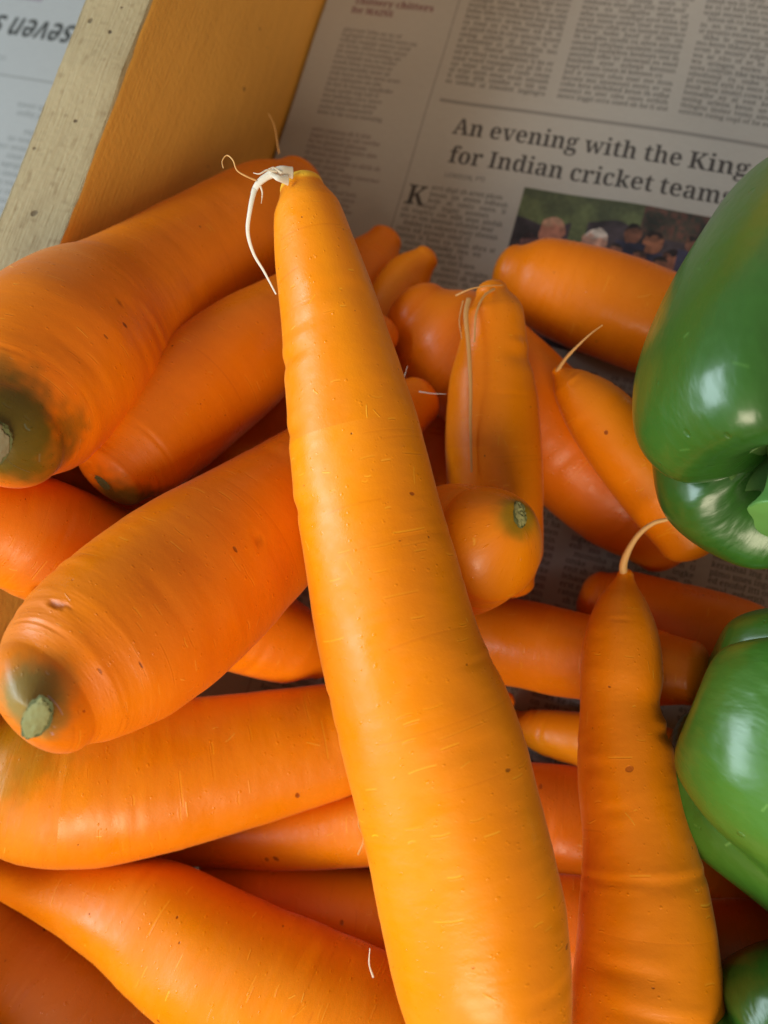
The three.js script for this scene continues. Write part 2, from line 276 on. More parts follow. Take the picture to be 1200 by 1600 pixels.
function skinMat(k, tint) {
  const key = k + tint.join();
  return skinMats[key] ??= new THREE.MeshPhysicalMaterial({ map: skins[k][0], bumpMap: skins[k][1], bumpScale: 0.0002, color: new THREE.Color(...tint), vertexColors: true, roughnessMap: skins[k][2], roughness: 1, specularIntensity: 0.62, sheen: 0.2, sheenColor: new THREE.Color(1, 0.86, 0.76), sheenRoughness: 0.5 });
}
const stalkMat = new THREE.MeshStandardMaterial({ color: new THREE.Color(0.21, 0.205, 0.075), roughness: 0.75 });
const darkStalk = new THREE.MeshStandardMaterial({ color: new THREE.Color(0.09, 0.10, 0.03), roughness: 0.8 });
const scarMat = new THREE.MeshStandardMaterial({ color: new THREE.Color(0.17, 0.14, 0.075), roughness: 0.85 });
const rootMat = new THREE.MeshPhysicalMaterial({ color: new THREE.Color(0.78, 0.45, 0.15), roughness: 0.6, transmission: 0.25, thickness: 0 });
const whiteRoot = new THREE.MeshPhysicalMaterial({ color: new THREE.Color(0.80, 0.74, 0.62), roughness: 0.6, transmission: 0.25, thickness: 0 });

// tapered, slightly wandering tube through points (metres)
function strand(pts, r0, r1, o = {}) {
  const cv = new THREE.CatmullRomCurve3(pts.map((p) => new THREE.Vector3(...p))), n = o.n || 60, m = o.m || 8, fr = cv.computeFrenetFrames(n, false), pos = [], idx = [];
  for (let i = 0; i <= n; i++) {
    const t = i / n, p = cv.getPointAt(t), r = (r0 + (r1 - r0) * Math.pow(t, o.pow || 0.8)) * (1 + 0.14 * noise(t * 9, r0 * 9000, 2));
    for (let j = 0; j < m; j++) { const a = j / m * 6.2832, f = o.flat || 1; pos.push(...p.clone().addScaledVector(fr.normals[i], Math.cos(a) * r).addScaledVector(fr.binormals[i], Math.sin(a) * r * f).toArray()); }
  }
  for (let i = 0; i < n; i++) for (let j = 0; j < m; j++) { const a = i * m + j, b = i * m + (j + 1) % m, c = a + m, d = b + m; idx.push(a, b, c, b, d, c); }
  for (const e of [0, n]) { const p = cv.getPointAt(e / n), k = pos.length / 3; pos.push(...p.toArray()); for (let j = 0; j < m; j++) e ? idx.push(e * m + j, e * m + (j + 1) % m, k) : idx.push((j + 1) % m, j, k); }
  const g = new THREE.BufferGeometry(); g.setAttribute('position', new THREE.Float32BufferAttribute(pos, 3)); g.setIndex(idx); g.computeVertexNormals(); return g;
}

// ------------------------------------------------------------------ one carrot
// rows: x, y, z, radius in millimetres from the crown to the tip
const mm = 0.001;
function carrot(rows, label, o = {}) {
  const P = rows.map((r) => new THREE.Vector3(r[0] * mm, r[1] * mm, r[2] * mm)), rad = rows.map((r) => r[3] * mm);
  const base = new THREE.Vector3(); let low = 1e9; P.forEach((p, i) => { base.add(p); low = Math.min(low, p.y - rad[i]); }); base.divideScalar(P.length); base.y = low;
  const g = thing('carrot', label, 'carrot', base, 'carrots heaped in the crate');
  const cv = new THREE.CatmullRomCurve3(P, false, 'centripetal'), L = cv.getLength(), s = o.seed ?? counts.carrot * 3.7;
  const NR = o.rings || 190, NS = o.sides || 84, cap0 = (o.cap0 ?? 0.6) * rad[0], cap1 = (o.cap1 ?? 0.7) * rad.at(-1);
  const at = (i) => { // radius by monotone-ish cubic through the rows
    const x = clamp(i, 0, rad.length - 1), k = Math.min(Math.floor(x), rad.length - 2), t = x - k, p0 = rad[Math.max(0, k - 1)], p1 = rad[k], p2 = rad[k + 1], p3 = rad[Math.min(rad.length - 1, k + 2)];
    return 0.5 * (2 * p1 + (p2 - p0) * t + (2 * p0 - 5 * p1 + 4 * p2 - p3) * t * t + (3 * p1 - p0 - 3 * p2 + p3) * t * t * t);
  };
  // stations: crown cap, body, tip cap
  const st = []; const n0 = 22, n1 = 14;
  const sk = o.skew || [0, 0, 0], tan0 = cv.getTangent(0).negate(), tan1 = cv.getTangent(1), r0 = rad[0], r1 = rad.at(-1);
  for (let i = 0; i < n0; i++) {
    const a = (1 - i / n0) * Math.PI / 2, q = Math.cos(a), dip = o.dip ?? 0.12;
    const off = cap0 * Math.sin(a) - dip * r0 * smooth(0.42, 0.0, q);
    st.push({ p: P[0].clone().addScaledVector(tan0, off).add(new THREE.Vector3(...sk).multiplyScalar(r0 * (1 - q))), r: Math.max(r0 * q, 1e-6), t: 0, s: -cap0 * Math.sin(a) });
  }
  for (let i = 0; i <= NR; i++) { const t = i / NR; st.push({ p: cv.getPoint(t), r: at(t * (rad.length - 1)), t, s: t * L }); }
  for (let i = 1; i <= n1; i++) { const a = i / n1 * Math.PI / 2; st.push({ p: P.at(-1).clone().addScaledVector(tan1, cap1 * Math.sin(a)), r: Math.max(r1 * Math.cos(a), 1e-6), t: 1, s: L + cap1 * Math.sin(a) }); }
  // frames by parallel transport
  const T = st.map((q, i) => { const k = clamp(i, n0 + 1, st.length - n1 - 2); return st[k + 1].p.clone().sub(st[k - 1].p).normalize(); });
  let nrm = new THREE.Vector3(0, 1, 0); nrm.addScaledVector(T[0], -nrm.dot(T[0])).normalize();
  const fr = T.map((t) => { nrm.addScaledVector(t, -nrm.dot(t)).normalize(); return [nrm.clone(), t.clone().cross(nrm)]; });
  // folds: [s in mm, half width mm, depth mm, centre angle, angular width]
  const folds = (o.folds || []).map((q) => [q[0], q[1], q[2], (q[3] + 6.283185) % 6.283185, q[4]]); seed = 100 + Math.round(s * 31);
  for (let i = 0; i < (o.wrinkles ?? 16); i++) folds.push([R(0, L / mm), R(0.6, 1.5), R(0.05, 0.2), R(0, 6.28), R(0.25, 0.9)]);
  const pits = (o.pits || []).map((q) => [q[0], (q[1] + 6.283185) % 6.283185, ...q.slice(2)]);
  const gc = new THREE.Vector3(); if (o.green) gc.copy(st[0].p).sub(base).addScaledVector(fr[0][0], Math.cos(o.green.dir || 0) * (o.green.off || 0) * mm).addScaledVector(fr[0][1], Math.sin(o.green.dir || 0) * (o.green.off || 0) * mm);
  const pos = [], uv = [], col = [], idx = [], gr = o.green, u0 = R(0, 1), v0 = R(0, 1), oval = R(0.01, 0.035), oa = R(0, 6);
  st.forEach((q, i) => {
    for (let j = 0; j <= NS; j++) {
      const a = (j % NS) / NS * 6.283185, ca = Math.cos(a), sa = Math.sin(a), sm = q.s / mm;
      let k = 1 + oval * Math.cos(2 * (a + oa)) + (o.lump ?? 0.022) * noise(ca * 1.1 + s, sa * 1.1, sm * 0.055) + 0.009 * noise(ca * 2 + s, sa * 2, sm * 0.16) + 0.003 * noise(ca * 2.6 + s, sa * 2.6, sm * 0.5);
      let dr = 0;
      for (const [fs, fw, fd, fa, fb] of folds) { const x = (sm - fs) / fw; if (x > -4 && x < 4) { let da = Math.abs(a - fa); da = Math.min(da, 6.283 - da); const win = smooth(fb, fb * 0.35, da); dr += win * fd * (-Math.exp(-x * x) + 0.45 * Math.exp(-((x - 2) ** 2)) + 0.25 * Math.exp(-((x + 2) ** 2))); } }
      for (const [ps, pa, pw, pd] of pits) { let da = Math.abs(a - pa); da = Math.min(da, 6.283 - da) * q.r / mm; const e = ((sm - ps) ** 2 + (da * 0.8) ** 2) / (pw * pw); if (e < 9) dr += -pd * Math.exp(-e * e) + pd * 0.25 * Math.exp(-((Math.sqrt(e) - 1.5) ** 2) * 5); }
      const R_ = Math.max(q.r * k + dr * mm * Math.min(1, q.r / (0.004)), 0), v = q.p.clone().addScaledVector(fr[i][0], ca * R_).addScaledVector(fr[i][1], sa * R_).sub(base);
      pos.push(v.x, v.y, v.z); uv.push(j / NS + u0, q.s / 0.2048 + v0);
      // pigment: greened shoulder, paler root end
      let c = [1, 1, 1];
      if (gr) { const x = v.x - gc.x, y = v.y - gc.y, z = v.z - gc.z, e = Math.hypot(x, y, z) / mm / (gr.rad * (1 + 0.35 * noise(v.x * 130 + s, v.y * 130, v.z * 130) + 0.15 * noise(v.x * 600, v.y * 600 + s, v.z * 600))), w = smooth(1.1, 0.45, e) * (gr.amt ?? 1), G = gr.tint || [0.26, 0.9, 20]; c = c.map((q, n) => q * (1 - w) + G[n] * w); }
      if (o.paleTip) { const w = smooth(L / mm - o.paleTip, L / mm + 2, sm + 2 * noise(ca * 2, sa * 2, sm * 0.4)); c = c.map((x, n) => x * (1 - w) + [1.06, 2.0, 16][n] * w); }
      for (const [ps, pa, pw, , dark] of pits) if (dark) { let da = Math.abs(a - pa); da = Math.min(da, 6.283 - da) * q.r / mm; const e = ((sm - ps) ** 2 + (da * 0.8) ** 2) / (pw * pw) + 0.3 * noise(ca * 20, sa * 20, sm); const w = smooth(1.2, 0.4, e) * dark; c = c.map((x, n) => x * (1 - w) + [0.42, 0.3, 0.6][n] * w); }
      col.push(...c);
    }
  });
  const m = NS + 1;
  for (let i = 0; i < st.length - 1; i++) for (let j = 0; j < NS; j++) { const a = i * m + j, b = a + 1, c = a + m, d = c + 1; idx.push(a, b, c, b, d, c); }
  const geo = new THREE.BufferGeometry(); geo.setAttribute('position', new THREE.Float32BufferAttribute(pos, 3)); geo.setAttribute('uv', new THREE.Float32BufferAttribute(uv, 2)); geo.setAttribute('color', new THREE.Float32BufferAttribute(col, 3)); geo.setIndex(idx); geo.computeVertexNormals();
  const N = geo.attributes.normal;
  for (let i = 0; i < st.length; i++) { const a = i * m, b = a + NS, v = new THREE.Vector3(N.getX(a) + N.getX(b), N.getY(a) + N.getY(b), N.getZ(a) + N.getZ(b)).normalize(); N.setXYZ(a, v.x, v.y, v.z); N.setXYZ(b, v.x, v.y, v.z); }
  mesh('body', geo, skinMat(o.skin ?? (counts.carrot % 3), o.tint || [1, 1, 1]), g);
  const local = (x, y, z) => [x * mm - base.x, y * mm - base.y, z * mm - base.z];
  if (o.stub) { // what is left of the leaf stalks, in the hollow of the crown
    const [w1, w2, hgt, mat, turn = 0] = o.stub, c0 = st[0].p.clone().sub(base), ax = (o.stubAxis ? new THREE.Vector3(...o.stubAxis) : tan0.clone().add(new THREE.Vector3(...sk).multiplyScalar(0.6))).normalize();
    const e1 = new THREE.Vector3(0, 0, 1).addScaledVector(ax, -ax.z).normalize(), e2 = ax.clone().cross(e1), U1 = e1.clone().multiplyScalar(Math.cos(turn)).addScaledVector(e2, Math.sin(turn)), U2 = ax.clone().cross(U1);
    const knob = (k1, k2, h0, h1, rough, nz) => { const q = new THREE.IcosahedronGeometry(1, 12), A = q.attributes.position; for (let i = 0; i < A.count; i++) { const x = A.getX(i), y = A.getY(i), z = A.getZ(i), f = 1 + rough * noise(x * 2.2 + nz, y * 2.2, z * 2.2) + rough * 0.6 * noise(x * 7, y * 7 + nz, z * 3), v = c0.clone().addScaledVector(U1, x * k1 * f * mm).addScaledVector(U2, y * k2 * f * mm).addScaledVector(ax, (h0 + (z > 0 ? h1 : 1.5) * z * (1 + 0.35 * noise(x * 6, y * 3, nz))) * mm); A.setXYZ(i, v.x, v.y, v.z); } q.deleteAttribute('uv'); q.deleteAttribute('normal'); const r = mergeVertices(q, 1e-7); r.computeVertexNormals(); return r; };
    mesh('stalk_scar', knob(w1 * 1.12, w2 * 1.2, -0.1, 0.3, 0.12, s), darkStalk, g);
    const parts = [knob(w1, w2, 0.2, hgt, 0.16, s + 3)];
    mesh('stalk_stub', mergeGeometries(parts), mat || stalkMat, g, o.stubLabel);
  }
  for (const h of o.hairs || []) { const [name, pts, a, b, mat, opt] = h; mesh(name, strand(pts.map((p) => local(...p)), a * mm, b * mm, opt), mat || rootMat, g); }
  return { g, st, fr, base };
}
const SP = {
  shaded_left: [[-134.9, 38, 119.2, 13.9], [-120, 34.5, 124.7, 19.8], [-101.9, 30.2, 131.3, 22.1], [-80.1, 25.2, 136.7, 21.2], [-54.3, 19.3, 143, 17.7], [-26.7, 13, 148.6, 7.8]],
  under_main: [[-76.3, 17, 94.3, 10.4], [-57.2, 17, 90.5, 14.8], [-36.4, 17, 86.8, 14.9], [-12.2, 17, 82.5, 13.9], [11.3, 17, 79.1, 8.8]],
  shadow_right: [[88.3, 20, 31.8, 13], [68.9, 19.6, 32.8, 16.2], [47.2, 19.1, 35.3, 17.3], [24.9, 18.7, 38.7, 16.7], [5.7, 18.3, 42, 14.9], [-12.2, 18, 44.8, 8.1]],
  shadow_low: [[94.7, 38, 45.3, 10.1], [80.7, 36.7, 53.9, 14.3], [65.6, 35.5, 59.6, 14.7], [44.1, 33.8, 62.5, 15.1], [25.2, 32.4, 65.9, 13.6], [5.5, 31, 69.5, 8.4]],
  newspaper_right: [[-36.4, 20, -135, 9.5], [-28.5, 19.8, -133.7, 14.4], [-16.7, 19.6, -131.8, 16.5], [-0.6, 19.2, -129.6, 17.6], [21.9, 18.6, -125.7, 16.9], [47.6, 18, -122.3, 12.7]],
  tail_a: [[-100.4, 13, -77.8, 9.4], [-96.8, 13.6, -91.1, 11.3], [-92.3, 14.8, -114.9, 12.4], [-88.2, 15.5, -131.1, 11], [-85.4, 16, -140.9, 6.2]],
  tail_speck: [[-78.2, 19, -83.1, 8.7], [-76, 21.3, -97.4, 9.8], [-73.3, 23.6, -111.9, 10], [-69.8, 25.6, -124, 8.2], [-65.5, 27, -131.1, 4.5]],
  long_under: [[-59.6, 38, -103.6, 12.3], [-50.7, 35.9, -99.3, 18.7], [-38, 33, -93.6, 19.9], [-18.3, 28.3, -83.9, 19.8], [1.5, 23.4, -73.3, 18.9], [21.2, 18.6, -62.7, 16.7], [35.8, 15, -55.1, 11.5]],
  far_right: [[18.5, 17, -30.7, 9.3], [26.8, 17.2, -29.8, 13.1], [43.4, 17.7, -27.1, 16.1], [62.8, 18.4, -26.4, 16.6], [83, 19, -27.2, 11.6]],
  gap_mid: [[-45.5, 12, -75.5, 7.7], [-45.5, 12, -68.7, 9.5], [-45.9, 12, -56.6, 9.9], [-46.7, 12, -44.5, 8.5]],
  gap_left: [[-138.6, 101, -21.5, 8.3], [-137.3, 84.8, -20.7, 11.1], [-133.6, 65.2, -18.2, 12.4], [-126.2, 43, -15, 12.1], [-117.3, 24, -12.2, 8.9]],
  cut_left: [[-135.6, 109, -1.3, 12.6], [-128.3, 97.7, -0, 15.6], [-115.8, 81.9, 2.6, 16.8], [-100.9, 66.3, 5, 16.6], [-83.6, 50.6, 7.6, 15.4], [-67.6, 37.7, 10.5, 12.4], [-60.2, 32, 11.5, 7.3]],
  small_tip: [[48.6, 34, 11.1, 9.2], [37.2, 26, 12, 10], [24.8, 18.1, 13.3, 8.6], [15.3, 12.5, 14.6, 7.6], [8, 8.4, 14.6, 5.7], [3.7, 6, 13.7, 3]],
  block_mid: [[46.7, 43, -14.2, 9], [33.7, 37.3, -12.7, 11.5], [19.7, 31.6, -11.4, 12.4], [8.4, 27.3, -10.3, 13.3], [-3.4, 23, -9.2, 13.8], [-15.8, 18.7, -7.9, 13.8], [-33.3, 13, -5.7, 10.8]],
  ribbed_low: [[-123.1, 16, 92.3, 6.5], [-104.8, 18.7, 84.7, 8.9], [-80.6, 22.4, 75.1, 10.3], [-57.6, 26.2, 66.6, 11.2], [-37.9, 29.6, 58.4, 11.4], [-22.9, 32.3, 51.9, 10.6], [-8.4, 35, 45.6, 6.6]],
  greenish: [[-134.1, 72, 66.3, 15.1], [-124.8, 67.9, 65.7, 20.1], [-112.2, 62.4, 64.3, 21.8], [-97.1, 55.6, 59.1, 21.5], [-78.8, 47.3, 50.6, 19.7], [-59.8, 39, 40.6, 17.9], [-41.5, 31.4, 30.9, 15.9], [-20.7, 23, 19.9, 11.8], [-4.6, 16.7, 10.8, 5.8], [0, 15, 8.2, 2.5]],
  dim_left: [[-121.1, 18, -37.6, 12], [-109, 25.2, -50.6, 15.7], [-97.5, 32.7, -63.9, 16.6], [-85.1, 40.3, -75.6, 14.4], [-73, 47.6, -85.4, 10.7], [-65.6, 52, -90.6, 6]],
  second_left: [[-112, 96, -20.2, 10.3], [-110.2, 91.3, -29.1, 15], [-104.8, 81.3, -48.7, 17.1], [-96.3, 70.5, -71.3, 16.3], [-89.8, 62.8, -89, 12.2], [-83.9, 56, -105.9, 7.3]],
  tip_right: [[39.5, 42, -53.4, 10.8], [28.8, 45.2, -62.4, 12.3], [12.7, 49.7, -73.5, 11.2], [1.2, 52.9, -81.4, 9], [-6.1, 54.9, -85.9, 5.5], [-10.2, 56, -88.6, 1.7]],
  upright: [[-6.3, 43, -25.3, 5.7], [-9.9, 45, -32, 10.3], [-17, 48.9, -44.4, 13.7], [-21.8, 52.9, -58.2, 14.2], [-24.7, 55.8, -68.7, 13.8], [-27.4, 58.8, -79.2, 12.6], [-29.4, 61.8, -89.7, 9.9], [-31.5, 64.5, -99.3, 8.2], [-33.7, 66, -104.2, 4.5]],
  stalk_mid: [[-14.2, 84, -29.3, 14.7], [-17.1, 80.5, -28.6, 16.3], [-21.8, 74.9, -27.2, 17.8], [-36, 59.2, -21.4, 17.3], [-44, 51, -17.7, 11.4]],
  front_left: [[15, 48, 114.6, 14.9], [-0.5, 48.2, 108.5, 22.3], [-15.8, 48.5, 105.5, 23.7], [-31, 48.7, 104, 23], [-46.8, 48.9, 102, 21.6], [-65.4, 49.1, 99, 19.5], [-83.8, 49.3, 95.9, 16.9], [-101.3, 49.5, 96.6, 12.3], [-117.8, 49.7, 98.4, 7.9], [-132.9, 49.9, 99.3, 5], [-146, 50, 100.6, 1.9]],
  big_crown: [[-90.6, 127, 30.9, 13.4], [-90, 123.3, 27.5, 16.4], [-88.8, 118.1, 22.6, 19.2], [-85.4, 109.1, 13.7, 21.6], [-81.1, 98.9, 1.9, 22.2], [-75.7, 88.6, -11.4, 20.7], [-69.4, 78.2, -26.6, 18.4], [-61.5, 66.2, -46.4, 14.7], [-53.4, 56.5, -63.4, 10.4], [-48.7, 52, -71.1, 7.8]],
  right_tall: [[51.7, 68, 86.9, 11.8], [50.4, 66.8, 77.4, 17.3], [48.7, 65.4, 65.7, 18.1], [46.7, 64.2, 55, 17], [43.4, 62.8, 42.9, 15.8], [39, 61.4, 30.5, 13.9], [34.5, 60.1, 19.3, 13], [31, 59, 8.8, 11.9], [28, 58.1, -0.4, 10.5], [26.7, 57.3, -8.7, 11], [24.7, 56.4, -18.7, 9.9], [23, 55.6, -27.3, 6.7], [22.2, 55, -34.5, 2.3]],
  main: [[18.1, 92, 83.1, 12.1], [14.7, 92.9, 75, 16.2], [8.2, 94.5, 61, 19], [2.2, 96, 48, 19.9], [-4.1, 97.4, 36.1, 19.8], [-11.2, 98.7, 24.1, 19.8], [-19, 100.1, 12.1, 19.3], [-26.9, 101.5, -0.3, 18.2], [-33.9, 102.8, -13.2, 17.3], [-41.2, 104.2, -26.5, 16.4], [-48.3, 105.5, -40.2, 15.6], [-55.2, 106.9, -54.3, 14], [-62.4, 108.2, -68.8, 12.1], [-70.6, 109.6, -83.5, 10.3], [-76.2, 110.5, -94.1, 8.2], [-79.1, 111, -99.5, 5.4]],
  rim_carrot: [[-123.9, 125, -19.9, 14.2], [-127, 117.9, -27.6, 18.8], [-130.9, 106.6, -40.8, 23.8], [-133.2, 94.1, -56.8, 23.7], [-132.7, 84.9, -68.7, 20.6], [-130.9, 74.1, -83.4, 19.2], [-127, 61.9, -100.9, 18.4], [-123.1, 52.3, -115.5, 17.5], [-119.2, 42.1, -132.9, 15.2], [-117, 35, -146.4, 9.2]],
};
const deg = Math.PI / 180;
carrot(SP.gap_left, 'carrot tinted dark for shade, barely showing in the gap beside the dark green cut end', { tint: [0.7, 0.65, 1], seed: 105 });  // tint darkened to stand for the shade deep in the gap
carrot(SP.shaded_left, 'carrot with shade tinted into its brownish colour in the bottom left corner, beneath the carrot with the bright gloss', { tint: [0.6, 0.56, 1], seed: 3 });  // shade of the corner is mixed into this tint
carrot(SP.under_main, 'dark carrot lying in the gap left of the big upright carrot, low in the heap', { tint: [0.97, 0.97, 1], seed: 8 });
carrot(SP.shadow_right, 'carrot with deep shade in its tint, lying crosswise under the tall right carrot and the lower pepper', { tint: [0.82, 0.7, 1], seed: 12 });  // low tint carries the shade beneath the tall carrot and the pepper
carrot(SP.shadow_low, 'carrot with shade in its tint, lowest in the gap between the big carrot and the tall right one', { tint: [0.82, 0.7, 1], seed: 17 });  // shade at the bottom of the gap is put into the tint
carrot(SP.newspaper_right, 'blunt carrot lying on the news picture, its other end under the upper pepper', { tint: [1, 1.03, 1], seed: 21, cap0: 0.6, green: { rad: 12, amt: 0.45, tint: [0.62, 0.9, 1.5] }, wrinkles: 8 });
carrot(SP.tail_a, 'small blunt carrot end, farthest back beside the white-rooted carrot tip', { tint: [1, 1.08, 1], seed: 24 });
carrot(SP.tail_speck, 'thin pale carrot tail on the newspaper text beside a green speck', { tint: [1.03, 1.24, 1], seed: 28 });
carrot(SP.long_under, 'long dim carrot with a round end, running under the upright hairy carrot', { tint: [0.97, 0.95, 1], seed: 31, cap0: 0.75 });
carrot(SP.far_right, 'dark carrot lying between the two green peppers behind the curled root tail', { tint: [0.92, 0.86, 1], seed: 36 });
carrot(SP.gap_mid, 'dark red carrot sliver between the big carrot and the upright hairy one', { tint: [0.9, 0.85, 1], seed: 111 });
carrot(SP.cut_left, 'short carrot at the left edge, tucked below the carrot with the green crown scar', { tint: [1, 1.08, 1], seed: 40, pits: [[24, 40 * deg, 1.6, 0.3, 0.8], [30, 20 * deg, 1.0, 0.2, 0.7]] });
carrot(SP.small_tip, 'small slim carrot with a pale pointed tip, under the tall right carrot', { seed: 45, paleTip: 5, tint: [1.05, 1.35, 1.1], cap1: 0.9 });
carrot(SP.block_mid, 'short thick carrot lying crosswise between the big carrot and the tall right one', { tint: [1, 1.06, 1], seed: 49, lump: 0.05 });
carrot(SP.ribbed_low, 'slim carrot showing as a strip under the wide horizontal carrot', { tint: [1, 1.1, 1], seed: 53 });
carrot(SP.greenish, 'wide horizontal carrot with a greenish end at the left edge, under the largest crown', { tint: [1.02, 1.24, 1], seed: 58, green: { rad: 34, off: 12, amt: 0.7, dir: -60 * deg, tint: [0.4, 0.8, 2] }, pits: [[102, -12 * deg, 2.2, 0.4, 0.7]],
  hairs: [['root_hair', [[-29.9, 45.0, 60.7], [-29.0, 50.0, 54.9], [-31.1, 54.0, 50.5], [-31.0, 55.0, 46.2]], 0.25, 0.08]] });
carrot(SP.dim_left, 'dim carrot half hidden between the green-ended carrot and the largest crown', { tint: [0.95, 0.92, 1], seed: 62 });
carrot(SP.second_left, 'carrot with a dark green cut end, lying below the carrot that rests on the rim', { tint: [0.98, 0.99, 1], seed: 66, green: { rad: 10.5, off: 8, amt: 0.95, dir: 120 * deg, tint: [0.10, 0.32, 3] }, cap0: 0.35, stub: [4, 3, 0.6, darkStalk] });
carrot(SP.tip_right, 'tapering carrot with one thin whisker at its tip, leaning against the upper pepper', { seed: 70, tint: [1, 1.18, 1], hairs: [['root_hair', [[-10.1, 57.0, -87.8], [-8.4, 60.0, -91.0], [-5.6, 64.0, -94.3], [-2.9, 67.0, -97.1], [-0.6, 68.0, -99.5]], 0.65, 0.15]] });
carrot(SP.upright, 'upright carrot with pale root hairs hanging down its left side', { seed: 74, tint: [1.04, 1.24, 1], folds: [[62, 2, 0.5, 60 * deg, 1.0]], lump: 0.04,
  hairs: [['root_hair', [[-32.0, 69.0, -104.0], [-34.1, 74.0, -98.4], [-34.6, 75.5, -92.2], [-33.1, 74.5, -84.3]], 0.45, 0.25], ['root_hair', [[-38.2, 73.0, -97.4], [-37.6, 74.5, -92.1], [-34.5, 74.0, -83.2], [-31.2, 73.0, -72.8], [-28.7, 70.5, -62.9], [-25.1, 67.2, -50.0]], 0.75, 0.3, null, { flat: 0.5 }], ['root_hair', [[-42.5, 71.0, -98.4], [-38.6, 73.0, -100.2], [-34.6, 72.0, -102.5], [-30.6, 69.0, -105.1]], 0.3, 0.12], ['root_hair', [[-40.2, 70.0, -97.8], [-39.7, 70.0, -91.8], [-37.5, 70.0, -86.3]], 0.25, 0.12]] });
carrot(SP.stalk_mid, 'blunt carrot end with a pale stalk tuft, poking out right of the big carrot', { seed: 78, tint: [1.04, 1.26, 1], cap0: 0.6, skew: [0.1, 0.3, -0.42], green: { rad: 6.5, amt: 0.85, tint: [0.3, 0.7, 4] }, stub: [3, 1.4, 1.2, null, 0.3], lump: 0.012, wrinkles: 6 });
carrot(SP.front_left, 'glossy carrot tapering to the left edge along the bottom, bright on its lower side', { seed: 83, wrinkles: 18, tint: [1.03, 1.24, 1], lump: 0.03, hairs: [['root_hair', [[-15.5, 64.0, 82.4], [-17.0, 68.0, 78.4], [-17.6, 71.0, 73.9]], 0.3, 0.12, whiteRoot]] });
carrot(SP.big_crown, 'thick carrot whose blunt crown shows a green patch and a pale stalk scar', { tint: [1, 1.03, 1], seed: 87, cap0: 0.55, wrinkles: 14, skew: [0.68, 0.75, -0.2], green: { rad: 11.5, off: 5, amt: 0.85, dir: -60 * deg, tint: [0.22, 0.85, 20] }, stub: [4.4, 2.1, 0.45, null, -0.25], stubLabel: 'pale stalk scar with a dark edge',
  pits: [[22, -13 * deg, 1.5, 0.5, 0.75], [23.4, -7 * deg, 0.9, 0.35, 0.6], [70, 38 * deg, 1.2, 0.3, 0.4]], folds: [[20, 1.4, 0.07, -42 * deg, 0.7], [25, 1.2, 0.09, -44 * deg, 0.7], [30, 1.3, 0.1, -44 * deg, 0.6], [36, 1.3, 0.1, -40 * deg, 0.7], [41, 1.1, 0.08, -44 * deg, 0.6], [16, 1.2, 0.06, 60 * deg, 0.6], [44, 1.5, 0.12, 40 * deg, 0.6]],
  hairs: [['root_hair', [[-52.0, 62.0, -65.5], [-51.5, 66.0, -70.1], [-50.7, 69.0, -75.5]], 0.22, 0.08, whiteRoot], ['root_hair', [[-46.4, 64.0, -70.5], [-42.2, 66.0, -70.1], [-38.1, 67.0, -70.5]], 0.2, 0.08, whiteRoot], ['root_hair', [[-51.9, 63.0, -62.3], [-49.8, 66.0, -63.4], [-47.7, 66.0, -61.5]], 0.2, 0.1, whiteRoot]] });
carrot(SP.right_tall, 'tall carrot standing at the right with a curled root tail at its tip', { seed: 92, tint: [1.04, 1.28, 1], cap1: 0.9, wrinkles: 30, folds: [[46, 0.7, 0.2, 0, 4], [75, 1.6, 0.7, 90 * deg, 1.2], [30, 1.5, 0.3, -20 * deg, 0.7], [22, 1.4, 0.35, 0, 0.9]],
  hairs: [['root_tail', [[22.4, 55.0, -33.6], [20.8, 57.5, -36.5], [20.8, 61.0, -40.5], [22.4, 64.0, -45.3], [25.1, 66.0, -48.5], [28.2, 67.0, -50.1]], 1.5, 0.55, null, { pow: 0.5 }]] });
carrot(SP.main, 'largest carrot on top of the heap, with a white torn root end', { seed: 97, skin: 1, tint: [1.08, 1.37, 1], rings: 300, sides: 110, wrinkles: 26, lump: 0.026, cap1: 0.65, folds: [[158, 1.4, 0.4, -60 * deg, 0.9], [143, 1.4, 0.35, -70 * deg, 0.8], [128, 1.4, 0.3, -60 * deg, 0.8]], paleTip: 2,
  hairs: [['torn_root', [[-79.8, 117.0, -99.6], [-82.0, 118.5, -98.7], [-84.8, 118.5, -97.0], [-87.0, 118.0, -94.7], [-88.0, 117.0, -92.5]], 1.5, 0.7, whiteRoot, { flat: 0.35 }], ['torn_root', [[-79.9, 118.0, -96.9], [-81.5, 119.5, -96.1], [-83.8, 119.5, -97.2], [-83.5, 119.5, -98.3]], 1.2, 0.3, whiteRoot, { flat: 0.4 }],
    ['root_hair', [[-82.9, 119.0, -98.0], [-84.5, 120.5, -97.1], [-85.9, 121.0, -95.5], [-87.4, 121.0, -95.5]], 0.4, 0.08, whiteRoot], ['root_hair', [[-86.7, 118.0, -94.8], [-85.8, 117.0, -93.4], [-85.6, 116.0, -91.0]], 0.35, 0.08, whiteRoot], ['root_hair', [[-81.6, 119.0, -97.9], [-83.1, 120.5, -98.0], [-84.0, 121.0, -97.2]], 0.4, 0.1, whiteRoot], ['root_hair', [[-87.7, 117.5, -93.7], [-87.4, 117.0, -88.8], [-87.1, 115.0, -83.7], [-85.0, 113.0, -79.6], [-81.2, 112.0, -75.8], [-76.7, 111.5, -71.0]], 0.7, 0.22, whiteRoot, { flat: 0.45 }], ['root_hair', [[-87.5, 118.5, -95.2], [-89.6, 120.0, -95.0], [-91.7, 121.0, -95.5], [-93.0, 122.0, -97.3], [-94.9, 122.0, -98.2], [-95.5, 122.0, -96.5], [-94.9, 121.5, -95.1]], 0.26, 0.1, rootMat]] });
